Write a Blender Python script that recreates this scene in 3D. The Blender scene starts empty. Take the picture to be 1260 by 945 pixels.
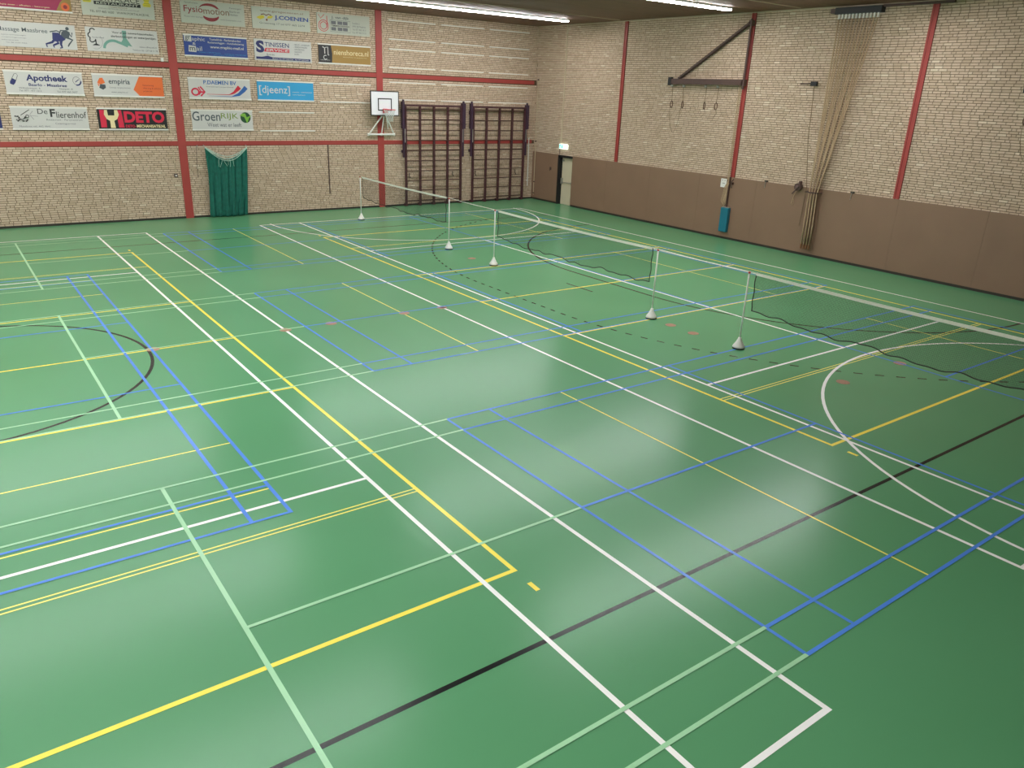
import bpy, bmesh, math, random
from mathutils import Vector, Matrix
random.seed(7)
S = bpy.context.scene
COL = S.collection

# ------------------------------------------------------------------ camera
CAM = Vector((0.4626, -14.2134, 4.5432))
YAW, PITCH, ROLL, FPX = 0.6425, 0.3639, 0.0394, 943.02
fw = Vector((math.sin(YAW)*math.cos(PITCH), math.cos(YAW)*math.cos(PITCH), -math.sin(PITCH)))
rt = Vector((math.cos(YAW), -math.sin(YAW), 0))
up = rt.cross(fw)
rt2 = math.cos(ROLL)*rt + math.sin(ROLL)*up
up2 = -math.sin(ROLL)*rt + math.cos(ROLL)*up
cam = bpy.data.objects.new('camera', bpy.data.cameras.new('camera'))
COL.objects.link(cam)
M = Matrix.Identity(4)
for i in range(3):
    M[i][0], M[i][1], M[i][2], M[i][3] = rt2[i], up2[i], -fw[i], CAM[i]
cam.matrix_world = M
cam.data.sensor_fit = 'HORIZONTAL'
cam.data.sensor_width = 36.0
cam.data.lens = 36.0*FPX/1260.0
cam.data.clip_start = 0.05
cam.data.clip_end = 200
S.camera = cam

# ------------------------------------------------------------------ world + exposure (the hall has no daylight: its tubes light it)
w = bpy.data.worlds.new('world'); S.world = w; w.use_nodes = True
w.node_tree.nodes['Background'].inputs[0].default_value = (0.05, 0.05, 0.055, 1)
w.node_tree.nodes['Background'].inputs[1].default_value = 0.3
S.view_settings.view_transform = 'Standard'
S.view_settings.look = 'None'
S.view_settings.gamma = 1.0
S.view_settings.use_curve_mapping = False
S.view_settings.exposure = 1.47
TUBE = 21.0            # emission of the fluorescent fittings' diffusers

def proj(P):
    d = Vector(P)-CAM
    z = d.dot(fw)
    if z <= 0.1: return None
    return 630+FPX*d.dot(rt2)/z, 472.5-FPX*d.dot(up2)/z, z

# ------------------------------------------------------------------ materials
def srgb(r, g, b):
    f = lambda c: (c/255/12.92) if c/255 <= .04045 else ((c/255+.055)/1.055)**2.4
    return (f(r), f(g), f(b), 1)
def mat(name, col, rough=.6, metal=0, var=.0, scale=4, emit=0, bump=0, spec=.5, alpha=1):
    m = bpy.data.materials.new(name); m.use_nodes = True
    nt = m.node_tree; N = nt.nodes; L = nt.links; b = N['Principled BSDF']
    b.inputs['Base Color'].default_value = col
    b.inputs['Roughness'].default_value = rough
    b.inputs['Metallic'].default_value = metal
    b.inputs['Specular IOR Level'].default_value = spec
    if emit:
        b.inputs['Emission Color'].default_value = col
        b.inputs['Emission Strength'].default_value = emit
    if var or bump:
        tc = N.new('ShaderNodeTexCoord'); no = N.new('ShaderNodeTexNoise')
        no.inputs['Scale'].default_value = scale; no.inputs['Detail'].default_value = 5
        L.new(tc.outputs['Object'], no.inputs['Vector'])
        if var:
            mx = N.new('ShaderNodeMix'); mx.data_type = 'RGBA'
            mx.inputs[6].default_value = tuple(c*(1-var) for c in col[:3])+(1,)
            mx.inputs[7].default_value = tuple(min(1, c*(1+var)) for c in col[:3])+(1,)
            mr = N.new('ShaderNodeMapRange'); mr.inputs[1].default_value = .3; mr.inputs[2].default_value = .7
            L.new(no.outputs[0], mr.inputs[0]); L.new(mr.outputs[0], mx.inputs[0]); L.new(mx.outputs[2], b.inputs['Base Color'])
        if bump:
            bp = N.new('ShaderNodeBump'); bp.inputs['Strength'].default_value = bump; bp.inputs['Distance'].default_value = .01
            L.new(no.outputs[0], bp.inputs['Height']); L.new(bp.outputs[0], b.inputs['Normal'])
    return m

def brick_mat(name):
    """clay brick: every brick its own tone (random per island / per object), fine grain, broad firing drift"""
    m = bpy.data.materials.new(name); m.use_nodes = True
    nt = m.node_tree; N = nt.nodes; L = nt.links; b = N['Principled BSDF']
    g = N.new('ShaderNodeNewGeometry'); oi = N.new('ShaderNodeObjectInfo')
    ad = N.new('ShaderNodeMath'); ad.operation = 'ADD'
    fr = N.new('ShaderNodeMath'); fr.operation = 'FRACT'
    L.new(g.outputs['Random Per Island'], ad.inputs[0]); L.new(oi.outputs['Random'], ad.inputs[1]); L.new(ad.outputs[0], fr.inputs[0])
    cr = N.new('ShaderNodeValToRGB'); e = cr.color_ramp.elements
    e[0].position = 0; e[0].color = BRK[0]
    e[1].position = 1; e[1].color = BRK[3]
    for p, c in ((.35, BRK[1]), (.8, BRK[2]), (.955, BRK[2])):
        q = e.new(p); q.color = c
    L.new(fr.outputs[0], cr.inputs[0])
    no = N.new('ShaderNodeTexNoise'); no.inputs['Scale'].default_value = 35; no.inputs['Detail'].default_value = 4
    L.new(g.outputs['Position'], no.inputs['Vector'])
    mx = N.new('ShaderNodeMix'); mx.data_type = 'RGBA'; mx.blend_type = 'MULTIPLY'
    mr = N.new('ShaderNodeMapRange'); mr.inputs[1].default_value = .3; mr.inputs[2].default_value = .7; mr.inputs[3].default_value = .84; mr.inputs[4].default_value = 1.0
    L.new(no.outputs[0], mr.inputs[0]); mx.inputs[0].default_value = 1
    L.new(cr.outputs[0], mx.inputs[6]); L.new(mr.outputs[0], mx.inputs[7])
    L.new(mx.outputs[2], b.inputs['Base Color'])
    b.inputs['Roughness'].default_value = .88; b.inputs['Specular IOR Level'].default_value = .25
    bp = N.new('ShaderNodeBump'); bp.inputs['Strength'].default_value = .35; bp.inputs['Distance'].default_value = .004
    L.new(no.outputs[0], bp.inputs['Height']); L.new(bp.outputs[0], b.inputs['Normal'])
    return m
BRK = [srgb(200, 174, 150), srgb(210, 184, 161), srgb(216, 191, 168), srgb(232, 213, 191)]

def floor_mat():
    m = bpy.data.materials.new('green_sports_floor'); m.use_nodes = True
    nt = m.node_tree; N = nt.nodes; L = nt.links; b = N['Principled BSDF']
    g = N.new('ShaderNodeNewGeometry')
    n1 = N.new('ShaderNodeTexNoise'); n1.inputs['Scale'].default_value = .35; n1.inputs['Detail'].default_value = 1
    L.new(g.outputs['Position'], n1.inputs['Vector'])
    mx = N.new('ShaderNodeMix'); mx.data_type = 'RGBA'
    mx.inputs[6].default_value = FLOOR_A; mx.inputs[7].default_value = FLOOR_B
    mr = N.new('ShaderNodeMapRange'); mr.inputs[1].default_value = .3; mr.inputs[2].default_value = .7
    L.new(n1.outputs[0], mr.inputs[0]); L.new(mr.outputs[0], mx.inputs[0]); L.new(mx.outputs[2], b.inputs['Base Color'])
    b.inputs['Roughness'].default_value = FLOOR_R
    b.inputs['Specular IOR Level'].default_value = .25
    return m
FLOOR_A, FLOOR_B, FLOOR_R = srgb(88, 148, 104), srgb(93, 153, 109), .24

def wood_mat(name, a, c, ax=0):
    m = bpy.data.materials.new(name); m.use_nodes = True
    nt = m.node_tree; N = nt.nodes; L = nt.links; b = N['Principled BSDF']
    g = N.new('ShaderNodeNewGeometry'); mp = N.new('ShaderNodeMapping')
    sc = [9, 9, 9]; sc[ax] = .7; mp.inputs['Scale'].default_value = sc
    no = N.new('ShaderNodeTexNoise'); no.inputs['Scale'].default_value = 1.4; no.inputs['Detail'].default_value = 6
    L.new(g.outputs['Position'], mp.inputs[0]); L.new(mp.outputs[0], no.inputs['Vector'])
    cr = N.new('ShaderNodeValToRGB'); e = cr.color_ramp.elements
    e[0].position = .3; e[0].color = a; e[1].position = .7; e[1].color = c
    L.new(no.outputs[0], cr.inputs[0]); L.new(cr.outputs[0], b.inputs['Base Color'])
    b.inputs['Roughness'].default_value = .6
    return m

MT = {}
MT['floor'] = floor_mat()
LR = FLOOR_R
MT['l_white'] = mat('white_line_paint', srgb(250, 250, 248), LR, spec=.25, var=.03)
MT['l_yellow'] = mat('yellow_line_paint', srgb(252, 234, 96), LR, spec=.25, var=.03)
MT['l_pyellow'] = mat('pale_yellow_line_paint', srgb(246, 238, 120), LR, spec=.25, var=.03)
MT['l_blue'] = mat('blue_line_paint', srgb(84, 138, 226), LR, spec=.25, var=.04)
MT['l_green'] = mat('light_green_line_paint', srgb(165, 216, 172), LR, spec=.25, var=.03)
MT['l_black'] = mat('black_line_paint', srgb(20, 24, 23), LR, spec=.25, var=.05)
MT['socket'] = mat('red_brown_socket_cover', srgb(156, 112, 88), .4, var=.15, scale=20)
MT['brick'] = brick_mat('buff_brick')
MT['mortar'] = mat('brown_mortar', srgb(94, 74, 56), .95, var=.12, scale=6)
MT['red'] = mat('red_painted_steel', srgb(162, 62, 57), .5, var=.05, scale=3)
MT['wain'] = mat('brown_wall_panel', srgb(136, 106, 86), .55, var=.05, scale=1.2)
MT['seam'] = mat('dark_panel_joint', srgb(92, 72, 58), .8)
MT['dark'] = mat('dark_baseboard', srgb(46, 40, 34), .6)
MT['black'] = mat('black_plastic', srgb(26, 26, 28), .5)
MT['ceil'] = wood_mat('brown_ceiling_board', srgb(106, 70, 54), srgb(126, 88, 68), 0)
MT['ceilgap'] = mat('ceiling_joint', srgb(60, 46, 34), .9)
MT['strip'] = mat('pale_ceiling_strip', srgb(188, 170, 145), .6)
MT['white'] = mat('white_enamel', srgb(228, 226, 220), .4, var=.02)
MT['board'] = mat('white_backboard', srgb(232, 230, 234), .35)
MT['rail'] = mat('white_aluminium_rail', srgb(224, 219, 212), .4, var=.02)
MT['tube'] = mat('lit_fluorescent_diffuser', (.955, .985, .985, 1), .5, emit=TUBE)
MT['plum'] = mat('dark_plum_wood', srgb(74, 40, 46), .45, var=.18, scale=5)
MT['plumrail'] = mat('dark_brown_rung', srgb(84, 58, 48), .45, var=.15, scale=5)
MT['purple'] = mat('dark_purple_steel', srgb(60, 38, 58), .45, var=.1)
MT['steel'] = mat('galvanised_steel', srgb(170, 168, 160), .4, metal=.6)
MT['brownsteel'] = mat('dark_brown_steel', srgb(82, 58, 52), .5, var=.1)
MT['rope'] = mat('hemp_rope', srgb(182, 154, 124), .9, var=.15, scale=30)
MT['leather'] = mat('brown_leather', srgb(128, 82, 52), .7, var=.15)
MT['ringwood'] = mat('dark_ring_wood', srgb(96, 58, 40), .5)
MT['thinrope'] = mat('grey_brown_cord', srgb(120, 98, 76), .9)
MT['teal'] = mat('teal_vinyl', srgb(22, 108, 128), .45, var=.06)
MT['net_green'] = mat('dark_green_netting', srgb(14, 96, 82), .8, var=.18, scale=9, bump=.3)
MT['cord_white'] = mat('pale_cord', srgb(170, 200, 186), .8)
MT['netblack'] = mat('black_net_twine', srgb(30, 36, 34), .8)
MT['tape'] = mat('white_net_tape', srgb(228, 226, 214), .7)
MT['redcap'] = mat('red_plastic_cap', srgb(190, 60, 40), .5)
MT['door'] = mat('cream_door', srgb(205, 192, 166), .45, var=.03)
MT['pipe'] = mat('cream_conduit', srgb(196, 178, 150), .5)
MT['sign'] = mat('lit_exit_sign', srgb(225, 250, 240), .5, emit=1.2)
MT['signg'] = mat('lit_exit_green', srgb(20, 170, 130), .5, emit=1.0)
MT['rim'] = mat('orange_red_rim', srgb(214, 82, 92), .4)
MT['netwhite'] = mat('white_hoop_net', srgb(205, 208, 200), .8)
MT['paper'] = mat('white_card', srgb(230, 226, 222), .6)
for n, c in dict(p_white=(200, 196, 192), p_cream=(186, 186, 172), p_navy=(38, 42, 98), p_black=(24, 24, 24), p_grey=(110, 108, 112), p_red=(200, 30, 52), p_crimson=(206, 34, 66),
                 p_blue=(44, 92, 160), p_royal=(48, 70, 140), p_sky=(46, 150, 200), p_orange=(226, 108, 52), p_gold=(160, 124, 62), p_dark=(44, 40, 42), p_beige=(228, 208, 160),
                 p_yellow=(206, 186, 44), p_sage=(112, 156, 142), p_lime=(120, 170, 60), p_dgreen=(20, 66, 36), p_olive=(120, 140, 60), p_pink=(160, 36, 78), p_maroon=(140, 40, 44), p_slate=(70, 78, 84), p_brown=(120, 74, 50)).items():
    MT[n] = mat('print_'+n[2:], srgb(*c), .55)

# ------------------------------------------------------------------ mesh helpers
class MB:
    def __init__(s): s.bm = bmesh.new()
    def box(s, a, b):
        x0, y0, z0 = (min(a[i], b[i]) for i in range(3)); x1, y1, z1 = (max(a[i], b[i]) for i in range(3))
        v = [s.bm.verts.new(p) for p in ((x0,y0,z0),(x1,y0,z0),(x1,y1,z0),(x0,y1,z0),(x0,y0,z1),(x1,y0,z1),(x1,y1,z1),(x0,y1,z1))]
        for f in ((0,3,2,1),(4,5,6,7),(0,1,5,4),(1,2,6,5),(2,3,7,6),(3,0,4,7)): s.bm.faces.new([v[i] for i in f])
        return s
    def bar(s, a, b, w_, h_, upv=(0,0,1)):
        a = Vector(a); b = Vector(b); d = (b-a).normalized(); u = Vector(upv)
        if abs(d.dot(u)) > .98: u = Vector((0,1,0))
        r = d.cross(u).normalized(); u = r.cross(d).normalized()
        v = [s.bm.verts.new(p+r*sx*w_/2+u*sy*h_/2) for p in (a, b) for sx, sy in ((-1,-1),(1,-1),(1,1),(-1,1))]
        for f in ((0,1,2,3),(7,6,5,4),(0,4,5,1),(1,5,6,2),(2,6,7,3),(3,7,4,0)): s.bm.faces.new([v[i] for i in f])
        return s
    def tube(s, pts, r, n=8, cap=True, closed=False):
        pts = [Vector(p) for p in pts]; rings = []; k = len(pts); ref = None
        for i, p in enumerate(pts):
            if closed: d = (pts[(i+1) % k]-pts[i-1]).normalized()
            else: d = (pts[min(i+1, k-1)]-pts[max(i-1, 0)]).normalized()
            if ref is None: ref = Vector((0,0,1)) if abs(d.z) < .9 else Vector((1,0,0))
            u = (ref-d*ref.dot(d)).normalized(); ref = u; q = d.cross(u)
            rr = r[i] if isinstance(r, (list, tuple)) else r
            rings.append([s.bm.verts.new(p+u*math.cos(2*math.pi*j/n)*rr+q*math.sin(2*math.pi*j/n)*rr) for j in range(n)])
        for i in range(k if closed else k-1):
            A, B = rings[i], rings[(i+1) % k]
            for j in range(n): s.bm.faces.new((A[j], A[(j+1)%n], B[(j+1)%n], B[j]))
        if cap and not closed:
            s.bm.faces.new(rings[0][::-1]); s.bm.faces.new(rings[-1])
        return s
    def lathe(s, prof, c=(0,0,0), n=20):
        c = Vector(c); rings = []
        for r, z in prof: rings.append([s.bm.verts.new(c+Vector((r*math.cos(2*math.pi*j/n), r*math.sin(2*math.pi*j/n), z))) for j in range(n)])
        for A, B in zip(rings, rings[1:]):
            for j in range(n): s.bm.faces.new((A[j], A[(j+1)%n], B[(j+1)%n], B[j]))
        s.bm.faces.new(rings[0][::-1]); s.bm.faces.new(rings[-1])
        return s
    def poly(s, pts): s.bm.faces.new([s.bm.verts.new(p) for p in pts]); return s
    def build(s, name, m, parent=None, smooth=False):
        bmesh.ops.recalc_face_normals(s.bm, faces=s.bm.faces)
        me = bpy.data.meshes.new(name); s.bm.to_mesh(me); s.bm.free()
        me.materials.append(MT[m])
        if smooth:
            for p in me.polygons: p.use_smooth = True
        o = bpy.data.objects.new(name, me); COL.objects.link(o)
        if parent: put(o, parent)
        return o
def put(o, parent):
    """parent o, whose mesh is in hall coordinates, under a thing's Empty without moving it"""
    o.parent = parent
    o.matrix_parent_inverse = Matrix.Translation(-Vector(ORG.get(parent.name, (0,0,0))))
ORG = {}
def tag(o, label=None, cat=None, group=None, kind=None):
    if label: o['label'] = label
    if cat: o['category'] = cat
    if group: o['group'] = group
    if kind: o['kind'] = kind
    return o
def empty(name, loc, label, cat, group=None):
    e = bpy.data.objects.new(name, None); COL.objects.link(e); e.empty_display_size = .1
    e.location = loc; ORG[e.name] = tuple(loc)
    return tag(e, label, cat, group)
def struct(o): o['kind'] = 'structure'; return o
def copy_tree(o, delta):
    c = o.copy(); COL.objects.link(c)
    c.location = Vector(o.location)+Vector(delta); ORG[c.name] = tuple(c.location)
    for ch in list(o.children):
        d = ch.copy(); COL.objects.link(d); d.parent = c; d.matrix_parent_inverse = ch.matrix_parent_inverse.copy()
        for g in list(ch.children):
            h = g.copy(); COL.objects.link(h); h.parent = d; h.matrix_parent_inverse = g.matrix_parent_inverse.copy()
    return c

# ------------------------------------------------------------------ the hall
XR, XL, YF, YN, H = 22.5, -22.5, 14.33, -14.75, 7.2
WZ = 2.09                                  # top of the brown wainscot
DY0, DY1, DZ = 11.55, 12.48, 2.03          # fire door opening in the right wall
floor = struct(MB().box((XL-.4, YN-.4, -.2), (XR+.4, YF+.4, 0)).build('floor', 'floor'))
wall_far = struct(MB().box((XL-.4, YF+.012, 0), (XR+.4, YF+.4, H)).build('wall_far', 'mortar'))
b = MB()
b.box((XR+.035, YN, 0), (XR+.4, DY0, H)); b.box((XR+.035, DY1, 0), (XR+.4, YF+.012, H)); b.box((XR+.035, DY0, DZ), (XR+.4, DY1, H))
wall_right = struct(b.build('wall_right', 'mortar'))
def plain_brick():
    m = bpy.data.materials.new('plain_brickwork'); m.use_nodes = True
    nt = m.node_tree; N = nt.nodes; L = nt.links; bs = N['Principled BSDF']
    tc = N.new('ShaderNodeTexCoord'); mp = N.new('ShaderNodeMapping'); mp.inputs['Rotation'].default_value = (math.pi/2, 0, 0)
    br = N.new('ShaderNodeTexBrick'); br.inputs['Scale'].default_value = 1
    br.inputs['Brick Width'].default_value = .227; br.inputs['Row Height'].default_value = .0695; br.inputs['Mortar Size'].default_value = .006
    br.inputs['Color1'].default_value = BRK[0]; br.inputs['Color2'].default_value = BRK[2]; br.inputs['Mortar'].default_value = srgb(112, 92, 68)
    sx = N.new('ShaderNodeSeparateXYZ'); ad = N.new('ShaderNodeMath'); ad.operation = 'ADD'; cx = N.new('ShaderNodeCombineXYZ')
    L.new(tc.outputs['Object'], sx.inputs[0]); L.new(sx.outputs[0], ad.inputs[0]); L.new(sx.outputs[1], ad.inputs[1])
    L.new(ad.outputs[0], cx.inputs[0]); L.new(sx.outputs[2], cx.inputs[1]); L.new(cx.outputs[0], br.inputs['Vector'])
    L.new(br.outputs['Color'], bs.inputs['Base Color']); bs.inputs['Roughness'].default_value = .9
    return m
MT['plainbrick'] = plain_brick()
struct(MB().box((XL-.4, YN, 0), (XL, YF+.012, H)).build('wall_left', 'plainbrick'))
struct(MB().box((XL-.4, YN-.4, 0), (XR+.4, YN, H)).build('wall_near', 'plainbrick'))
ceiling = struct(MB().box((XL-.4, YN-.4, H+.02), (XR+.4, YF+.4, H+.3)).build('ceiling', 'ceilgap'))
# ceiling boards, each a piece with a shadow joint
PX, PY = 3.0, 1.925
me0 = None
nx = int((XR-XL)/PX); ny = 15
for i in range(nx):
    for j in range(ny):
        x0 = XL+i*PX; y0 = YF-(j+1)*PY
        if me0 is None:
            o = MB().box((.006, .006, 0), (PX-.006, PY-.006, .022)).build('ceiling_board', 'ceil'); me0 = o.data
        else:
            o = bpy.data.objects.new('ceiling_board', me0); COL.objects.link(o)
        o.location = (x0, max(y0, YN), H); o.parent = ceiling
for y in (9.0, 1.25, -4.6, -12.3):
    MB().box((XL+1, y-.02, H-.018), (XR-.3, y+.02, H)).build('ceiling_strip', 'strip', ceiling)

# ---- brickwork: real bricks with recessed joints. The 300 that show largest are objects, the rest one part of the wall.
BL, BH, JT = .2125, .0548, .0145
def bricks(parent, axis, u0, u1, z0, z1, face, depth, skip, hide):
    cells = []
    rows = int(round((z1-z0)/(BH+JT)))
    rng = random.Random(axis+3)
    for r in range(rows):
        z = z0+JT/2+r*(BH+JT)
        u = u0-rng.random()*BL
        while u < u1:
            half = rng.random() < .13
            ln = (BL-JT)/2 if half else BL
            a, c = max(u, u0), min(u+ln, u1)
            if c-a > .03 and not skip(a, c, z, z+BH): cells.append((a, c, z, z+BH, (not half) and c-a > BL-.001))
            u += ln+JT
    def sz(c):
        if not c[4] or hide((c[0]+c[1])/2, (c[2]+c[3])/2): return 0
        P = [proj((p, face, q) if axis == 0 else (face, p, q)) for p, q in ((c[0], c[2]), (c[1], c[2]), (c[1], c[3]), (c[0], c[3]))]
        if any(q is None or not (4 < q[0] < 1256 and 4 < q[1] < 941) for q in P): return 0
        return abs((P[2][0]-P[0][0])*(P[3][1]-P[1][1])-(P[3][0]-P[1][0])*(P[2][1]-P[0][1]))/2
    order = sorted(range(len(cells)), key=lambda i: -sz(cells[i]))
    single = set(order[:300])
    verts, faces = [], []
    shared = None
    for i, (a, c, q0, q1, full) in enumerate(cells):
        f = face-rng.random()*.003
        if i in single:
            if shared is None:
                o = (MB().box((0, 0, 0), (BL, depth, BH)) if axis == 0 else MB().box((0, 0, 0), (depth, BL, BH))).build('brick', 'brick'); shared = o.data
            else:
                o = bpy.data.objects.new('brick', shared); COL.objects.link(o)
            o.location = (a, f, q0) if axis == 0 else (f, a, q0); o.parent = parent
            continue
        n = len(verts)
        for dd in (0, depth):
            for p, q in ((a, q0), (c, q0), (c, q1), (a, q1)):
                verts.append((p, f+dd, q) if axis == 0 else (f+dd, p, q))
        fs = ((0,1,2,3),(0,4,5,1),(1,5,6,2),(2,6,7,3),(3,7,4,0))
        faces += [tuple(n+k for k in (t if axis == 0 else t[::-1])) for t in fs]
    me = bpy.data.meshes.new('brickwork'); me.from_pydata(verts, [], faces); me.materials.append(MT['brick'])
    o = bpy.data.objects.new('brickwork', me); COL.objects.link(o); o.parent = parent; o['kind'] = 'stuff'
# red steel frame in the far wall
COLX = [14.91-7.46*k for k in range(6)]
BANDS = [(2.425, 2.575), (4.875, 5.025)]
def skip_far(a, c, q0, q1):
    return any(q0 > z0-.03 and q1 < z1+.03 for z0, z1 in BANDS) or any(a > x-.12 and c < x+.12 for x in COLX)
def hide_far(u, z):
    if z > 2.9 and (2.5 < u < 7.1 or 7.8 < u < 9.95 or 10.1 < u < 12.3 or 12.4 < u < 14.6): return True
    return any(abs(u-x) < .25 for x in COLX) or any(z0-.1 < z < z1+.1 for z0, z1 in BANDS) or (7.7 < u < 9.6 and z < 2.5)
bricks(wall_far, 0, -9.0, XR+.035, .06, H, YF, .05, skip_far, hide_far)
COLY = [8.93-5.8*k for k in range(4)]
bricks(wall_right, 1, YN+.4, YF, WZ-.02, H, XR+.02, .05, lambda a, c, q0, q1: any(a > y-.08 and c < y+.08 for y in COLY) or (q0 < DZ and a < DY1 and c > DY0),
       lambda u, z: any(abs(u-y) < .2 for y in COLY) or (-1.3 < u < .8) or (z < 2.3))
n = 1
for x in COLX:
    MB().box((x-.13, YF-.03, 0), (x+.13, YF+.03, H)).build('trim_%d' % n, 'red')['kind'] = 'structure'; n += 1
xs = [XL]+sorted(COLX)+[XR]
for z0, z1 in BANDS:
    for a, c in zip(xs, xs[1:]):
        MB().box((a+(.13 if a > XL else 0), YF-.018, z0), (c-(.13 if c < XR else .12), YF+.03, z1)).build('trim_%d' % n, 'red')['kind'] = 'structure'; n += 1
for y in COLY:
    q = MB().box((XR-.005, y-.09, WZ+.005), (XR+.05, y+.09, H)); q.box((XR-.02, y-.09, WZ+.005), (XR+.05, y-.075, H)); q.box((XR-.02, y+.03, WZ+.005), (XR+.05, y+.045, H))
    q.build('trim_%d' % n, 'red')['kind'] = 'structure'; n += 1
# top edge trim of the right wall
MB().box((XR-.02, YN, H-.03), (XR+.03, YF, H)).build('trim_%d' % n, 'strip')['kind'] = 'structure'
# wainscot boards
seams = [YN, -12.54, -10.1, -7.66, -5.22, -2.78, -.34, 2.1, 4.54, 6.98, 9.42, DY0]
for a, c in list(zip(seams, seams[1:]))+[(DY1+.02, YF-.002)]:
    MB().box((XR-.02, a+.002, .075), (XR+.05, c-.002, WZ)).build('wainscot_panel', 'wain', wall_right)
MB().box((XR-.005, YN, .0), (XR+.03, DY0, .075)).build('baseboard_right', 'dark')['kind'] = 'structure'
MB().box((XR-.005, DY1, .0), (XR+.03, YF, .075)).build('baseboard_corner', 'dark')['kind'] = 'structure'
xs2 = [XL]+[v for x in sorted(COLX) for v in (x-.13, x+.13)]+[XR-.005]
b = MB()
for i in range(0, len(xs2), 2): b.box((xs2[i], YF-.02, 0), (xs2[i+1], YF+.012, .062))
b.build('baseboard_far', 'dark')['kind'] = 'structure'
# fire door
door = MB().box((XR+.10, DY0, .01), (XR+.15, DY1-.14, DZ-.03)).build('door_1', 'door'); struct(door)
fr = MB(); fr.box((XR-.03, DY1-.1, 0), (XR+.2, DY1+.02, DZ)); fr.box((XR-.03, DY0, DZ-.05), (XR+.2, DY1, DZ+.03))
fr.build('door_frame', 'black', door)
pb = MB().tube([(XR+.03, DY0+.03, .95), (XR+.03, DY1-.18, .95)], .016); pb.box((XR+.02, DY0+.02, .91), (XR+.1, DY0+.08, .99)); pb.box((XR+.02, DY1-.24, .88), (XR+.1, DY1-.17, 1.12))
pb.build('panic_bar', 'steel', door)
MB().box((XR+.06, DY1-.26, 1.82), (XR+.1, DY1-.16, 1.9)).build('door_closer', 'steel', door)
MB().box((XR+.09, DY0, .9), (XR+.1, DY1-.2, .915)).build('seam_strip', 'pipe', door)

# ------------------------------------------------------------------ court markings (thin paint on the floor, parts of the floor)
LAY = dict(l_black=1, l_pyellow=2, l_yellow=3, l_white=4, l_blue=5, l_green=6)
NL = [0]
def zl(m):
    NL[0] += 1                     # strokes crossing in one colour lie on each other, never in one plane
    return .0008*LAY[m]+.00004*(NL[0] % 18)
def line(name, m, x0, y0, x1, y1, wd):
    z = zl(m)
    d = Vector((x1-x0, y1-y0)).normalized(); nn = Vector((-d.y, d.x))*wd/2
    MB().poly([(x0-nn.x, y0-nn.y, z), (x1-nn.x, y1-nn.y, z), (x1+nn.x, y1+nn.y, z), (x0+nn.x, y0+nn.y, z)]).build(name, m, floor)
def curve_line(name, m, pts, wd):
    z = zl(m); b = MB(); k = len(pts); L_, R_ = [], []
    for i, p in enumerate(pts):
        d = (Vector(pts[min(i+1, k-1)])-Vector(pts[max(i-1, 0)])).normalized(); nn = Vector((-d.y, d.x))*wd/2
        L_.append(b.bm.verts.new((p[0]+nn.x, p[1]+nn.y, z))); R_.append(b.bm.verts.new((p[0]-nn.x, p[1]-nn.y, z)))
    for i in range(k-1): b.bm.faces.new((L_[i], R_[i], R_[i+1], L_[i+1]))
    b.build(name, m, floor)
def arc(cx, cy, r, a0, a1, n=40): return [(cx+r*math.cos(math.radians(a0+(a1-a0)*i/n)), cy+r*math.sin(math.radians(a0+(a1-a0)*i/n))) for i in range(n+1)]
Wt = .052
def tennis(cx, ds, ss):
    T = 'tennis_line'
    for s in (-1, 1):
        line(T, 'l_white', cx+s*ds, -11.92, cx+s*ds, 11.92, Wt)
        line(T, 'l_white', cx+s*ss, -11.9, cx+s*ss, 11.9, Wt)
        line(T, 'l_white', cx-ds-Wt/2, s*11.9, cx+ds+Wt/2, s*11.9, Wt)
        line(T, 'l_white', cx-ss, s*6.4, cx+ss, s*6.4, Wt)
    line(T, 'l_white', cx, -6.4, cx, 6.4, Wt)
tennis(0, 5.49, 4.125); tennis(14.57, 5.49, 4.11)
def volley(x0, x1, wd=.052):
    V = 'volleyball_line'
    for x in (x0, x1):
        line(V, 'l_yellow', x, -9.0, x, 9.0, wd)
        for s in (-1, 1): line(V, 'l_yellow', x, s*9.23, x, s*9.38, wd)
    for y in (-8.98, 8.98): line(V, 'l_yellow', x0-wd/2, y, x1+wd/2, y, wd)
    for y in (-3, 0, 3): line(V, 'l_yellow', x0, y, x1, y, wd*.85)
    for y in (-7.02, -6.95, 6.95, 7.02): line(V, 'l_pyellow', x0, y, x1, y, .022)
volley(-4.5, 4.5); volley(10.12, 19.12)
BC = (-8.39, .07, 8.57)
for c in BC:
    K = 'badminton_line'
    for s in (-1, 1):
        for d in (3.03, 2.59):
            line(K, 'l_green', -6.68, c+s*d, 5.92, c+s*d, .04)
            line(K, 'l_blue', 5.9, c+s*d, 19.32, c+s*d, .04)
        line(K, 'l_green', s*1.97, c-3.05, s*1.97, c+3.05, .045)
    line(K, 'l_green', 1.97, c, 5.9, c, .04); line(K, 'l_green', -6.68, c, -1.97, c, .04)
    for x in (5.92, 6.67, 10.62, 14.63, 18.56, 19.3): line(K, 'l_blue', x, c-3.05, x, c+3.05, .04)
    for x in (-5.92, -6.67): line(K, 'l_green', x, c-3.05, x, c+3.05, .04)
    line(K, 'l_blue', 5.9, c, 10.62, c, .04); line(K, 'l_blue', 14.63, c, 19.3, c, .04)
    line(K, 'l_pyellow', 8.08, c-3.03, 8.08, c+3.03, .026); line(K, 'l_pyellow', 17.14, c-3.03, 17.14, c+3.03, .026)
K = 'badminton_line'
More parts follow.
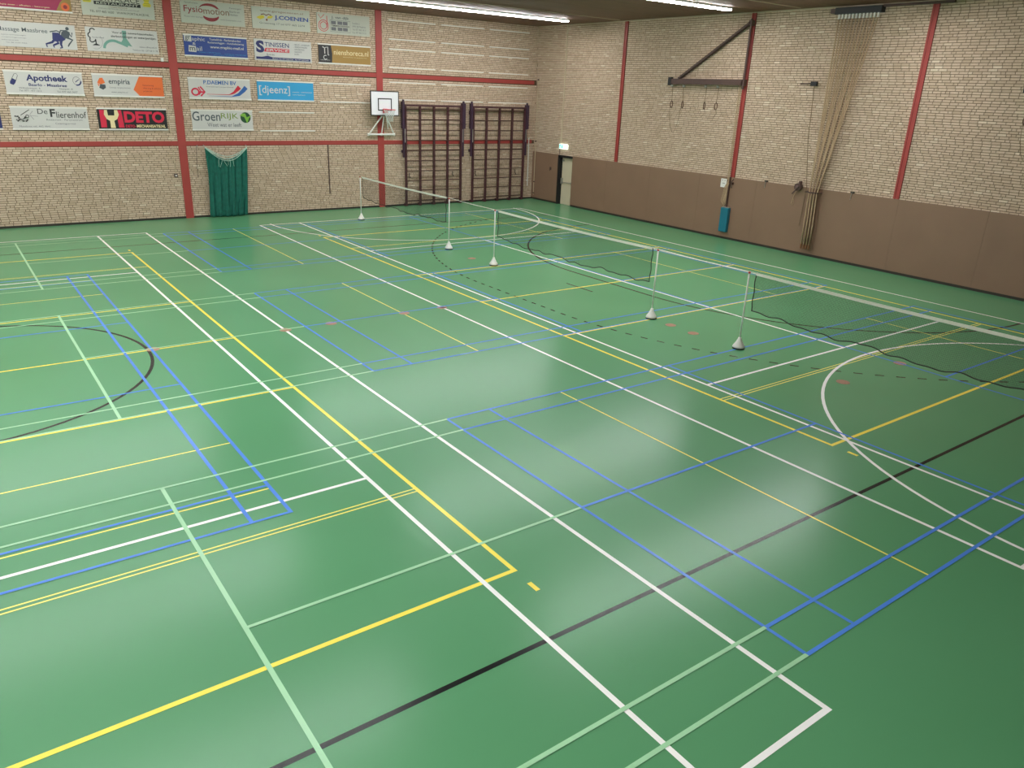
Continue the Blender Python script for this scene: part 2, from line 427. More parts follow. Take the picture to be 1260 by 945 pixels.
for s in (-1, 1):
    for x in (3.04, 2.6): line(K, 'l_blue', s*x, -6.7, s*x, 6.7, .045)
    for y in (6.68, 5.94, 1.98): line(K, 'l_blue', -3.05, s*y, 3.05, s*y, .04)
    line(K, 'l_blue', 0, s*1.98, 0, s*6.68, .04)
    for y in (4.53, 6.02): line(K, 'l_pyellow', -3.03, s*y, 3.03, s*y, .026)
Hn = 'handball_line'
for s in (-1, 1): line(Hn, 'l_black', -20.1, s*10, 20.1, s*10, .052)
GX = 20.1
def dshape(r, ymax):
    t = math.degrees(math.asin(min(1, (ymax-1.5)/r)))
    return arc(GX, 1.5, r, 180-t, 180, 30)+arc(GX, -1.5, r, 180, 180+t, 30)
curve_line(Hn, 'l_black', dshape(5.97, 7.47), .055)
pts = dshape(8.97, 9.95); acc = 0; seg = []; on = True
fine = []
for (x0, y0), (x1, y1) in zip(pts, pts[1:]):
    k = max(1, int(math.hypot(x1-x0, y1-y0)/.05)); fine += [(x0+(x1-x0)*i/k, y0+(y1-y0)*i/k) for i in range(k)]
i = 0
while i+4 < len(fine):
    curve_line(Hn, 'l_black', fine[i:i+4], .045); i += 7
line(Hn, 'l_black', 13.1, -.5, 13.1, .5, .045)
curve_line('centre_circle', 'l_black', arc(0, 0, 2.98, 0, 360, 90), .055)
for s in (-1, 1): curve_line('basketball_line', 'l_white', arc(14.65, s*12.05, 5.17, 180 if s > 0 else 178, 360 if s > 0 else 2, 60), .052)
for x, y in ((3.06, .03), (5.5, .03), (6.45, .02), (8.12, 0), (9.07, 0), (12.64, -3.53), (12.61, -4.19), (12.7, -7.55), (14.64, -7.53), (12.6, 4.18)):
    MB().lathe([(.115, .0), (.115, .0032), (.10, .0036)], (x, y, 0), 18).build('socket_cover', 'socket', floor)

# ------------------------------------------------------------------ fluorescent fittings
def fitting(x, y, label):
    e = empty('ceiling_light', (x, y, H), label, 'light', 'fluorescent fittings in rows under the ceiling')
    return e
ROWS = ((10.75, 'by the banner wall'), (3.0, 'past mid hall'), (-3.0, 'before mid hall'), (-10.75, 'added opposite the banners'))  # last row is unseen, added to brighten the near floor
ORD = 'first second third fourth fifth sixth seventh eighth ninth tenth eleventh twelfth thirteenth fourteenth fifteenth sixteenth seventeenth eighteenth nineteenth twentieth twenty-first twenty-second'.split()
first = None
for y, wh in ROWS:
    for x0, k in ((-20.9, 7), (-6.4, 8), (9.9, 7)):
        if y < -10 and x0 > 0: continue          # added row stops short to keep the near right floor dark
        for i in range(k):
            ln = 1.6
            x = x0+ln*(i+.5)
            if y < -10 and x > 4: continue
            lab = 'lit fluorescent fitting, %s from the side wall, in the row %s' % (ORD[(7-i if x0 > 0 else (15-i if x0 > -10 else 22-i))-1], wh)
            if first is None:
                e = empty('ceiling_light', (x, y, H), lab, 'light', 'fluorescent fittings in rows under the ceiling')
                MB().box((x-.795, y-.12, H-.05), (x+.795, y+.12, H)).build('housing', 'white', e)
                b = MB(); v = [b.bm.verts.new((x+sx*(.775 if dz else .77), y+dy, H-.05-.036*(1-dz))) for sx in (-1, 1) for dy, dz in ((-.11, 1), (-.09, 0), (.09, 0), (.11, 1))]
                for f in ((0, 1, 5, 4), (1, 2, 6, 5), (2, 3, 7, 6), (3, 0, 4, 7), (0, 3, 2, 1), (4, 5, 6, 7)): b.bm.faces.new([v[q_] for q_ in f])
                b.build('diffuser', 'tube', e)
                for xa, xb in ((x-.792, x-.775), (x+.775, x+.792)): MB().box((xa, y-.115, H-.09), (xb, y+.115, H-.05)).build('end_cap', 'white', e)
                first = e; fx, fy = x, y
            else:
                c = copy_tree(first, (x-fx, y-fy, 0)); c['label'] = lab

# ------------------------------------------------------------------ sponsor boards on the far wall
BW, BHt = 2.06, .68
def text_bm(s, bold=0):
    cu = bpy.data.curves.new('t', 'FONT'); cu.body = s; cu.size = 1; cu.offset = bold; cu.resolution_u = 3; cu.fill_mode = 'BOTH'
    o = bpy.data.objects.new('t', cu); COL.objects.link(o)
    dg = bpy.context.evaluated_depsgraph_get(); me = o.evaluated_get(dg).to_mesh()
    V = [(v.co.x, v.co.y) for v in me.vertices]; F = [tuple(p.vertices) for p in me.polygons]
    o.evaluated_get(dg).to_mesh_clear(); bpy.data.objects.remove(o); bpy.data.curves.remove(cu)
    return V, F
class Banner:
    def __init__(s, x, z, label, base='p_white', rails=True, h=BHt, group='sponsor boards on the brick wall', cat='banner', name='sponsor_banner'):
        s.x, s.z, s.h = x, z, h; s.y = YF-.035; s.k = 0
        s.e = empty(name, (x+BW/2, YF-.02, z), label, cat, group)
        MB().box((x, s.y, z), (x+BW, YF-.005, z+h)).build('panel', base, s.e)
        if rails:
            for q in (z, z+h-.045): MB().box((x-.012, s.y-.012, q), (x+BW+.012, YF-.004, q+.045)).build('rail', 'rail', s.e)
    def P(s, u, v, k): return (s.x+u*BW, s.y-.0012*k, s.z+v*s.h)
    def flat(s, polys, m, name='print', k=None):
        if k is None: s.k += 1; k = s.k
        b = MB()
        for p in polys: b.poly([s.P(u, v, k) for u, v in p])
        return b.build(name, m, s.e)
    def text(s, t, u0, u1, v0, v1, m='p_black', bold=0.0, name='lettering', slant=0):
        V, F = text_bm(t, bold); s.k += 1
        xa, xb = min(v[0] for v in V), max(v[0] for v in V); ya, yb = min(v[1] for v in V), max(v[1] for v in V)
        W_ = [s.P(u0+(x-xa)/(xb-xa)*(u1-u0)+slant*(y-ya)/(yb-ya), v0+(y-ya)/(yb-ya)*(v1-v0), s.k) for x, y in V]
        groups = {0: F}
        if (v1-v0)*s.h > .08 or len(t) < 6:                    # big lettering: every letter a piece of its own
            par = list(range(len(V)))
            def root(i):
                while par[i] != i: par[i] = par[par[i]]; i = par[i]
                return i
            for f in F:
                for i in f[1:]: par[root(i)] = root(f[0])
            groups = {}
            for f in F: groups.setdefault(root(f[0]), []).append(f)
            name = 'letter'
        for fs in groups.values():
            idx = sorted({i for f in fs for i in f}); mp = {i: j for j, i in enumerate(idx)}
            me = bpy.data.meshes.new(name); me.from_pydata([W_[i] for i in idx], [], [tuple(mp[i] for i in f) for f in fs]); me.materials.append(MT[m])
            o = bpy.data.objects.new(name, me); COL.objects.link(o); put(o, s.e)
            if name == 'lettering': o['kind'] = 'stuff'   # too small to pick apart
    def disc(s, u, v, r, m, a0=0, a1=360, ru=None, name='print'):
        ru = ru or r*s.h/BW
        n_ = 28
        return s.flat([[(u+ru*math.cos(math.radians(a0+(a1-a0)*i/n_)), v+r*math.sin(math.radians(a0+(a1-a0)*i/n_))) for i in range(n_ + (0 if a1-a0 == 360 else 1))]], m, name)
    def stroke(s, pts, wd, m, name='print'):
        """thick polyline, wd in metres"""
        s.k += 1; b = MB(); Q = [Vector((u*BW, v*s.h)) for u, v in pts]; Ls, Rs = [], []
        for i, p in enumerate(Q):
            d = (Q[min(i+1, len(Q)-1)]-Q[max(i-1, 0)]).normalized(); nn = Vector((-d.y, d.x))*(wd[i] if isinstance(wd, (list, tuple)) else wd)/2
            for a, W_ in ((p+nn, Ls), (p-nn, Rs)): W_.append(b.bm.verts.new(s.P(a.x/BW, a.y/s.h, s.k)))
        for i in range(len(Q)-1): b.bm.faces.new((Ls[i], Rs[i], Rs[i+1], Ls[i+1]))
        return b.build(name, m, s.e)
def ell(cu, cv, ru, rv, a0, a1, n=16): return [(cu+ru*math.cos(math.radians(a0+(a1-a0)*i/n)), cv+rv*math.sin(math.radians(a0+(a1-a0)*i/n))) for i in range(n+1)]
R1, R2, R3, R4 = 6.26, 5.25, 3.93, 2.92     # row bottoms
C = (2.65, 4.99, 7.85, 10.16, 12.48)
# row 1
q = Banner(C[0], R1, 'crimson banner with a flower in its lower corner on the brick wall', 'p_pink')
q.flat([[(.8, .07), (1, .07), (1, .55), (.93, .62), (.86, .4)]], 'p_gold'); q.disc(.92, .24, .17, 'p_orange'); q.disc(.92, .24, .08, 'p_maroon'); q.disc(.77, .72, .14, 'p_beige'); q.text('Thais eten - afhalen - bezorgen', .08, .72, .12, .2, 'p_beige')
q = Banner(C[1], R1, 'pale banner with a restaurant name over a black strip and yellow figures', 'p_cream', False)
q.text('PORTALACE', .17, .8, .62, .86, 'p_black'); q.flat([[(.17, .46), (.81, .46), (.81, .6), (.17, .6)]], 'p_black'); q.text('RESTAURANT', .2, .78, .485, .575, 'p_cream', .01)
q.text('CHINEES INDISCHE', .36, .62, .37, .42, 'p_brown'); q.text('SPECIALITEITEN EN AFHAALCENTRUM', .22, .78, .29, .34, 'p_grey'); q.text('TEL 077 465 1620   WWW.PORTALACE.NL', .1, .92, .13, .22, 'p_black')
for u in (.08, .9):
    q.flat([[(u-.05, .52), (u+.05, .52), (u+.06, .62), (u+.03, .72), (u+.05, .86), (u-.05, .86), (u-.03, .72), (u-.06, .62)]], 'p_yellow')
    for v in (.58, .66, .78): q.stroke([(u-.04, v), (u+.04, v)], .012, 'p_olive')
q = Banner(C[2], R1, 'cream banner with a red split oval behind reddish lettering', 'p_cream', False)
q.flat([ell(.44, .62, .16, .3, 20, 165)[::1]+ell(.42, .62, .155, .19, 165, 20)], 'p_maroon'); q.flat([ell(.46, .4, .13, .27, 200, 350)+ell(.46, .42, .12, .13, 350, 200)], 'p_maroon')
q.text('Fysio', .05, .34, .4, .76, 'p_maroon', .005); q.text('motion', .35, .75, .45, .72, 'p_brown'); q.text('Fysiotherapie', .07, .27, .84, .92, 'p_grey')
q.text('Passie voor bewegen', .05, .35, .24, .32, 'p_grey'); q.text('www.fysiomotion.com', .6, .94, .2, .28, 'p_grey')
for i, t in enumerate(('Panningen', 'Baarlo en', 'Helden')): q.text(t, .76, .95-.03*i, .74-.14*i, .83-.14*i, 'p_grey')
q = Banner(C[3], R1, 'cream banner with a yellow winged emblem and bold blue name', 'p_cream', False)
q.text('www.garagecoenen.nl', .14, .88, .76, .88, 'p_brown'); q.text('J.COENEN', .38, .97, .42, .66, 'p_royal', .03); q.flat([[(.07, .5), (.14, .6), (.2, .62), (.21, .5), (.14, .42)]], 'p_yellow'); q.flat([[(.25, .48), (.27, .6), (.36, .62), (.33, .5)]], 'p_yellow')
q.stroke([(.15, .64), (.2, .68), (.24, .62), (.28, .68), (.33, .63)], .03, 'p_brown'); q.disc(.245, .42, .05, 'p_brown'); q.text('Groenweg 17 tel 077 465 2274', .12, .9, .2, .31, 'p_slate')
q = Banner(C[4], R1, 'cream banner with red looped letters and a small window drawing', 'p_cream', False)
for r_ in (.3, .2): q.stroke(ell(.12, .38, r_*.3, r_*.9, 0, 360, 26), .022, 'p_red')
q.stroke([(.185, .3), (.185, .86)], .026, 'p_red'); q.stroke([(.03, .9), (.07, .72), (.14, .92)], .02, 'p_red')
q.text('J. van dijk', .27, .6, .72, .88, 'p_slate', .01)
for u in (.26, .38, .48): q.flat([[(u, .48), (u+.09, .48), (u+.09, .64), (u, .64)]], 'p_grey'); q.flat([[(u, .18), (u+.09, .18), (u+.09, .34), (u, .34)]], 'p_grey')
q.text('TIMMERWERKEN', .26, .6, .37, .45, 'p_dark', .01); q.stroke([(.24, .68), (.62, .68), (.62, .12), (.24, .12), (.24, .68)], .012, 'p_grey')
for i, t in enumerate(('Soetfelt 2', '5993 XB Maasbree', 'Tel. 077 465 18 31', 'Fax. 077 465 32 33')): q.text(t, .66, .92 if i else .8, .56-.15*i, .65-.15*i, 'p_grey')
# row 2
q = Banner(C[0], R2, 'white banner with dark silhouettes of runners beside a massage title', 'p_white', False)
q.text('Massage Maasbree', .02, .64, .56, .78, 'p_slate', .004)
for i, (a, c) in enumerate(((.06, .36), (.06, .36), (.06, .26), (.1, .36))): q.text(('sportmassage', 'ontspanningsmassage', 'blessures', 'Tel. 06 2233 4455')[i], a, c, .44-.1*i, .48-.1*i, 'p_grey')
q.disc(.9, .85, .07, 'p_slate'); q.flat([[(.82, .7), (.88, .8), (.93, .7), (.91, .5), (.85, .42), (.8, .5)]], 'p_slate')
q.stroke([(.87, .76), (.81, .76), (.79, .6)], .035, 'p_slate'); q.stroke([(.9, .72), (.945, .52), (.955, .7)], .035, 'p_slate'); q.stroke([(.87, .5), (.95, .4), (.9, .22), (.88, .12)], [.06, .05, .04, .03], 'p_slate')
q.flat([[(.7, .66), (.78, .66), (.86, .4), (.82, .33), (.72, .3), (.69, .4)]], 'p_navy'); q.stroke([(.8, .68), (.76, .74), (.67, .68)], .03, 'p_slate')
q.stroke([(.71, .36), (.68, .26), (.6, .18), (.61, .06)], [.07, .06, .045, .035], 'p_navy'); q.stroke([(.74, .34), (.76, .24), (.69, .14), (.7, .05)], [.07, .06, .045, .035], 'p_navy'); q.stroke([(.8, .36), (.79, .2), (.8, .06), (.77, .04)], [.08, .06, .045, .03], 'p_navy')
q = Banner(C[1], R2, 'white banner with a black tree outline and a sage green curved arrow', 'p_white', False)
q.stroke(ell(.115, .42, .1, .33, 250, 400, 24), .008, 'p_grey'); q.stroke(ell(.095, .84, .035, .1, 20, 200, 10)+ell(.06, .66, .03, .1, 100, 260, 10)+ell(.075, .46, .028, .09, 150, 300, 8)+[(.115, .42), (.125, .5)], .03, 'p_black'); q.stroke([(.125, .5), (.125, .28)], .032, 'p_black'); q.flat([[(.07, .24), (.18, .24), (.14, .31), (.11, .31)]], 'p_black'); q.text('Van den Heuvel', .08, .24, .55, .61, 'p_slate')
q.stroke(ell(.36, .14, .13, .34, 180, 60, 14)+[(.48, .38), (.56, .28)], .075, 'p_sage'); q.flat([[(.46, .38), (.5, .56), (.5, .93), (.56, .93), (.55, .62), (.62, .27)]], 'p_sage')
q.text('Voor al uw tuinwerkzaamheden,', .36, .95, .78, .88, 'p_dark', .012); q.text('sierbestratingen en waterpartijen.', .34, .98, .6, .72, 'p_dark', .012); q.text('www.vdheuvel.nl', .72, .97, .25, .32, 'p_grey'); q.text('Telefoon 06 - 537 68 11 78', .62, .98, .1, .17, 'p_grey')
q = Banner(C[2], R2, 'royal blue banner with white lettering and two white tiles with initials', 'p_royal')
q.flat([[(.01, .68), (.12, .66), (.12, .92), (.01, .93)]], 'p_white'); q.text('gr', .025, .105, .68, .9, 'p_slate', .01); q.text('aphic', .125, .33, .66, .88, 'p_white'); q.text('&', .13, .18, .52, .64, 'p_white')
q.flat([[(.06, .22), (.18, .2), (.18, .47), (.07, .5)]], 'p_white'); q.text('m', .08, .165, .26, .42, 'p_slate', .01); q.text('ail', .185, .27, .27, .47, 'p_white')
q.text('Textieldruk - Reclameborden', .4, .9, .77, .87, 'p_white', .01); q.text('Reclamevlaggen - Autobelettering', .37, .95, .61, .72, 'p_white', .01); q.text('www.graphic-mail.nl', .4, .94, .38, .54, 'p_white', .02); q.text('Korteweg 11, 5993 NP Maasbree', .22, .56, .18, .24, 'p_sky'); q.text('Tel. 077 465 1234  info@graphic-mail.nl', .62, .97, .15, .21, 'p_sky'); q.text('OPENINGSTIJDEN - OP AFSPRAAK', .44, .78, .09, .14, 'p_sky')
q = Banner(C[3], R2, 'white banner with a big navy S and a red service strip', 'p_white', False)
q.text('S', .03, .17, .36, .93, 'p_navy', .05); q.text('TINISSEN', .18, .6, .66, .87, 'p_navy', .012); q.flat([[(.16, .42), (.6, .42), (.6, .6), (.19, .6)]], 'p_red'); q.text('ERVICE', .2, .58, .45, .57, 'p_white', .02, slant=.01); q.text('Smit', .2, .34, .25, .34, 'p_slate')
for i, t in enumerate(('NIEUW - AANBOUW', 'VERBOUWINGEN', 'ONDERHOUD', 'RENOVATIE', 'DAKWERKEN')): q.text('- '+t, .68, .97-.05*i, .8-.115*i, .87-.115*i, 'p_slate')
q.flat([[(.02, .06), (.97, .06), (.97, .17), (.3, .17), (.22, .23), (.12, .17), (.02, .17)]], 'p_navy'); q.text('Mobiel Tel. 077-4651234   Fax 077-4652345', .3, .94, .085, .14, 'p_white', .01)
q = Banner(C[4], R2, 'gold banner with a black end holding a white gothic letter', 'p_gold')
q.flat([[(0, .07), (.25, .07), (.26, .5), (.24, .93), (0, .93)]], 'p_dark'); q.stroke([(.08, .84), (.12, .78), (.12, .5)], .035, 'p_white'); q.stroke([(.13, .8), (.18, .84), (.18, .45), (.2, .44)], .03, 'p_white'); q.stroke(ell(.13, .32, .035, .1, 60, 320, 12), .022, 'p_white'); q.text('NIENSHORECA', .04, .21, .17, .21, 'p_white')
q.text('nienshoreca.nl', .29, .96, .48, .74, 'p_beige', .006); q.text('feestverhuur en partyservice', .46, .92, .36, .41, 'p_beige')
# row 3
q = Banner(C[0], R3, 'white pharmacy banner with a two-tone capsule and a round tablet', 'p_white')
q.flat([[(.06, .44), (.1, .38), (.125, .46), (.145, .58), (.1, .66), (.065, .54)]], 'p_navy'); q.stroke([(.075, .56), (.13, .84), (.155, .86), (.17, .78), (.14, .58)], .016, 'p_grey')
q.text('Apotheek', .27, .8, .5, .84, 'p_navy', .03); q.text('Baarlo - Maasbree', .29, .78, .36, .48, 'p_navy', .02)
q.text('Wilhelminastr. 6', .16, .43, .24, .31, 'p_slate'); q.text('Tel. 077 - 477 1213', .16, .44, .13, .2, 'p_slate'); q.text('Dorpstr. 8', .68, .85, .23, .31, 'p_slate'); q.text('Tel. 077 465 3657', .64, .91, .12, .19, 'p_slate')
q.stroke(ell(.92, .64, .05, .17, 0, 360, 26), .012, 'p_grey'); q.stroke([(.9, .58), (.95, .7)], .02, 'p_navy'); q.stroke(ell(.925, .63, .05, .17, 250, 360, 12), .035, 'p_navy')
q = Banner(C[1], R3, 'white banner with an orange block at one end and a hexagon mark', 'p_white')
q.flat([[(.66, .93), (1, .93), (1, .07), (.64, .07), (.56, .34)]], 'p_orange'); q.flat([[(.06, .6), (.1, .8), (.14, .82), (.17, .6), (.1, .52)]], 'p_orange'); q.flat([[(.08, .38), (.13, .3), (.17, .38), (.17, .52), (.1, .54)]], 'p_slate'); q.flat([[(.06, .58), (.075, .44), (.09, .5)]], 'p_orange')
q.text('empiria', .22, .52, .5, .78, 'p_slate', .012); q.text('Concept merging business', .22, .52, .36, .44, 'p_grey'); q.text('www.empiria.nl', .24, .47, .16, .24, 'p_slate')
for i, t in enumerate(('Detachering', 'Werving & selectie', 'projecten')): q.text(t, .7, (.86, .96, .83)[i], .5-.13*i, .58-.13*i, 'p_maroon')
q = Banner(C[2], R3, 'white banner with red and blue sweeping road stripes under a blue name', 'p_white')
q.text('P.DAEMEN BV', .24, .77, .7, .88, 'p_blue', .02); q.text('Internationaal transportbedrijf', .28, .72, .55, .62, 'p_slate')
q.stroke([(.28, .24), (.64, .24), (.72, .34), (.78, .5), (.82, .62)], [.012, .02, .07, .12, .14], 'p_red'); q.stroke([(.3, .16), (.68, .15), (.8, .26), (.88, .46), (.93, .62)], [.006, .02, .1, .13, .14], 'p_blue')
q.stroke(ell(.1, .33, .055, .15, 0, 360, 22), .05, 'p_crimson'); q.stroke([(.14, .33), (.24, .33)], .05, 'p_crimson'); q.stroke([(.18, .58), (.25, .34), (.18, .14)], .05, 'p_crimson'); q.stroke([(.15, .56), (.19, .34), (.15, .2)], .035, 'p_crimson')
q = Banner(C[3], R3, 'sky blue banner with a white bracketed name', 'p_sky')
q.text('[djeenz]', .03, .57, .26, .74, 'p_white', .004); q.text('ontwerp - communicatie', .61, .97, .42, .49, 'p_white', .005); q.text('www.djeenz.nl', .61, .84, .29, .36, 'p_white', .005)
# row 4
q = Banner(C[0], R4, 'white banner with a grey elderflower sprig and calligraphic black name', 'p_white')
q.text('De', .34, .47, .68, .9, 'p_dark'); q.text('F', .5, .57, .56, .9, 'p_dark', .03); q.text('lierenhof', .58, .98, .52, .8, 'p_dark', .003); q.text('Restaurant - Partycentrum', .44, .92, .38, .48, 'p_grey'); q.text('Cateringservice', .55, .82, .22, .32, 'p_grey'); q.text('Maasbree tel. 465 4641', .08, .48, .12, .19, 'p_grey')
q.stroke([(.12, .62), (.24, .86)], .018, 'p_dark'); q.stroke([(.22, .62), (.34, .58)], .008, 'p_grey'); q.stroke([(.24, .66), (.28, .8)], .01, 'p_grey'); q.stroke([(.24, .62), (.28, .44)], .01, 'p_grey')
rr = random.Random(5)
for i in range(26):
    a = rr.uniform(180, 360); t = rr.uniform(.4, 1); q.disc(.13+.09*t*math.cos(math.radians(a)), .58+.26*t*math.sin(math.radians(a)), .028, 'p_dark' if i % 3 else 'p_grey')
q.disc(.2, .58, .07, 'p_dark'); q.disc(.2, .58, .04, 'p_white')
q = Banner(C[1], R4, 'black banner with a cream spanner and bold crimson capital letters', 'p_black')
q.flat([[(.03, .12), (.11, .12), (.12, .9), (.03, .9)]], 'p_crimson'); q.flat([[(.28, .12), (.36, .12), (.34, .9), (.27, .9)]], 'p_crimson')
q.flat([[(.1, .9), (.14, .9), (.145, .66), (.235, .66), (.24, .9), (.285, .9), (.3, .7), (.27, .5), (.225, .42), (.235, .1), (.165, .1), (.165, .42), (.12, .5), (.09, .7)]], 'p_beige')
q.text('DETO', .37, .965, .34, .86, 'p_crimson', .045); q.text('DETO-', .38, .53, .12, .25, 'p_crimson', .03); q.text('MECHANISATIE.NL', .54, .97, .12, .26, 'p_beige', .035)
q = Banner(C[2], R4, 'white banner with dark and lime green letters and a round leaf emblem', 'p_white')
q.text('Groen', .01, .46, .46, .9, 'p_slate', .008); q.text('RIJK', .47, .76, .5, .84, 'p_olive', .004); q.disc(.88, .64, .26, 'p_dgreen'); q.flat([[(.78, .74), (.86, .66), (.9, .36), (.94, .62), (.99, .76), (.9, .66), (.88, .84), (.83, .84)]], 'p_lime'); q.text('Weet wat er leeft', .24, .8, .18, .38, 'p_grey', .004)
# corner of the next board
q = Banner(.32, R4, 'navy banner only its white-edged end showing next to the flower sprig board', 'p_navy')
# ---- empty rails waiting for boards
def rails(x, z0, z1, lab):
    for z in (z0, z1):
        lab2 = lab if isinstance(lab, str) else lab[z]
        o = MB().box((x, YF-.03, z-.02), (x+2.05, YF-.002, z+.02)).build('banner_rail', 'rail')
        tag(o, lab2, 'rail', 'empty banner rails on the brick wall')
rails(C[4], 4.585, 3.945, {4.585: 'empty white rail beside the top edge of the sky blue banner', 3.945: 'empty white rail beside the bottom edge of the sky blue banner'})
rails(C[3], 3.55, 2.92, {3.55: 'upper empty white rail right beneath the sky blue banner', 2.92: 'lower empty white rail just above the red band beneath the sky blue banner'})
for x, cn in ((15.33, 'next to the hoop post'), (17.65, 'in the middle column'), (19.97, 'next to the room corner')):
    for k, (z0, z1) in enumerate(((6.9, 6.25), (5.9, 5.25), (4.72, 4.09))):
        rails(x, z0, z1, {z: 'empty white rail above the climbing frames, %s below the ceiling, %s' % (ORD[2*k+j], cn) for j, z in enumerate((z0, z1))})

# ------------------------------------------------------------------ basketball hoop
bx, by = 14.91, 13.93
hp = empty('basketball_hoop', (bx, YF-.03, 2.8), 'white basketball backboard with rim and net on tubular wall bracket', 'hoop')
bd = MB().box((bx-.58, by-.015, 3.53), (bx+.58, by+.015, 4.37)).build('backboard', 'board', hp)
b = MB()
for a, c in (((-.6, 3.5), (.6, 3.535)), ((-.6, 4.365), (.6, 4.4)), ((-.6, 3.535), (-.57, 4.365)), ((.57, 3.535), (.6, 4.365))): b.box((bx+a[0], by-.022, a[1]), (bx+c[0], by+.022, c[1]))
b.build('board_border', 'black', bd)
b = MB()
for a, c in (((-.295, 3.685), (.295, 3.725)), ((-.295, 4.095), (.295, 4.135)), ((-.295, 3.725), (-.255, 4.095)), ((.255, 3.725), (.295, 4.095))): b.box((bx+a[0], by-.019, a[1]), (bx+c[0], by-.014, c[1]))
b.build('target_square', 'black', bd)
rz, ryc = 3.74, by-.39
rim = MB().tube([(bx+.225*math.cos(t*math.pi/12), ryc+.225*math.sin(t*math.pi/12), rz) for t in range(24)], .012, 6, closed=True)
rim.box((bx-.1, by-.17, rz-.02), (bx+.1, by-.02, rz+.012)); rim.box((bx-.09, by-.03, rz-.14), (bx+.09, by-.016, rz+.02))
rim.bar((bx-.06, by-.03, rz-.12), (bx-.06, by-.17, rz-.01), .012, .012); rim.bar((bx+.06, by-.03, rz-.12), (bx+.06, by-.17, rz-.01), .012, .012)
rm = rim.build('rim', 'rim', hp)
b = MB(); NN = 12; lev = [(.22, 0), (.19, -.09), (.16, -.18), (.135, -.27), (.12, -.36), (.125, -.43)]
for i in range(NN):
    for sg in (1, -1):
        b.tube([(bx+r*math.cos(2*math.pi*(i+sg*.5*k)/NN), ryc+r*math.sin(2*math.pi*(i+sg*.5*k)/NN), rz+dz) for k, (r, dz) in enumerate(lev)], .006, 4)
b.build('hoop_net', 'netwhite', hp)
b = MB(); ya = YF-.09
b.tube([(bx-.57, ya, 2.8), (bx+.57, ya, 2.8)], .035, 8)
for sx in (-.53, .53): b.tube([(bx+sx, ya, 2.82), (bx+sx*.1, by+.05, 3.55)], .026, 8)
b.tube([(bx, ya, 2.82), (bx, by+.05, 3.6)], .022, 8); b.tube([(bx+.3, YF-.06, 3.0), (bx+.1, by+.06, 3.52)], .022, 8)
for sx in (-.55, .55, 0): b.box((bx+sx-.04, ya, 2.75), (bx+sx+.04, YF-.03, 2.85))
b.build('bracket', 'white', hp)
b = MB()
for sx in (-.35, .35): b.bar((bx+sx, by+.03, 3.55), (bx+sx, by+.03, 4.3), .04, .03); b.bar((bx+sx*.3, YF-.03, 3.9), (bx+sx, by+.04, 3.95), .035, .035)
b.bar((bx-.35, by+.035, 3.62), (bx+.35, by+.035, 3.62), .03, .04)
b.build('back_frame', 'steel', hp)

# ------------------------------------------------------------------ climbing frames
def climber(x0, x1, lab):
    e = empty('climbing_rack', ((x0+x1)/2, YF-.15, .05), lab, 'climbing frame', 'climbing frames on the brick wall')
    yf = YF-.17
    n_ = 5
    for i in range(n_):
        x = x0+(x1-x0)*i/(n_-1)
        MB().box((x-.033, yf-.05, .1), (x+.033, yf+.05, 3.87)).build('upright', 'plum', e)
        f = MB().box((x-.045, yf-.03, .0), (x+.045, YF-.02, .1)); f.build('foot', 'plum', e)
    for z in (3.76, 3.37, 2.97, 2.58, 2.19, 1.79, 1.39, 1.0, .62, .2):
        MB().tube([(x0, yf, z), (x1, yf, z)], .023, 6).build('rung', 'plumrail', e)
    MB().box((x0-.04, yf-.05, 3.86), (x1+.04, yf+.05, 3.93)).build('top_rail', 'plum', e)
    for s, x in ((-1, x0), (1, x1)):
        b = MB(); b.box((x+s*.05-.03, yf-.06, 1.92), (x+s*.05+.07*s, yf+.05, 3.05)); b.box((x+s*.05-.03, yf-.09, 3.03), (x+s*.17, yf+.06, 4.03))
        b.tube([(x+s*.1, yf-.01, 4.02), (x+s*.1, yf-.01, 4.11)], .045, 8)
        b.box((x+s*.05, yf+.05, 3.6), (x+s*.13, YF-.01, 3.75)); b.box((x+s*.05, yf+.05, 2.1), (x+s*.13, YF-.01, 2.2))
        h = b.build('hinge_post', 'purple', e)
        MB().bar((x+s*.16, yf-.03, 3.2), (x+s*.22, yf-.03, 3.2), .05, .05).build('latch', 'purple', h)
        MB().box((x+s*.045, yf-.064, 2.5), (x+s*.075, yf-.058, 3.02)).build('slide_rod', 'steel', h)
    for x in (x0+.32*(x1-x0)/4*1.0, x1-.5*(x1-x0)/4):
        MB().tube([(x, YF-.01, 1.3), (x, YF-.07, 1.28), (x-.02, YF-.08, 1.2), (x+.03, YF-.09, 1.1)], .014, 6).build('hook', 'black', e)
    return e
climber(15.93, 18.53, 'dark plum climbing frame with square grid next to the basketball hoop')
climber(19.14, 21.82, 'dark plum climbing frame with square grid next to the room corner')

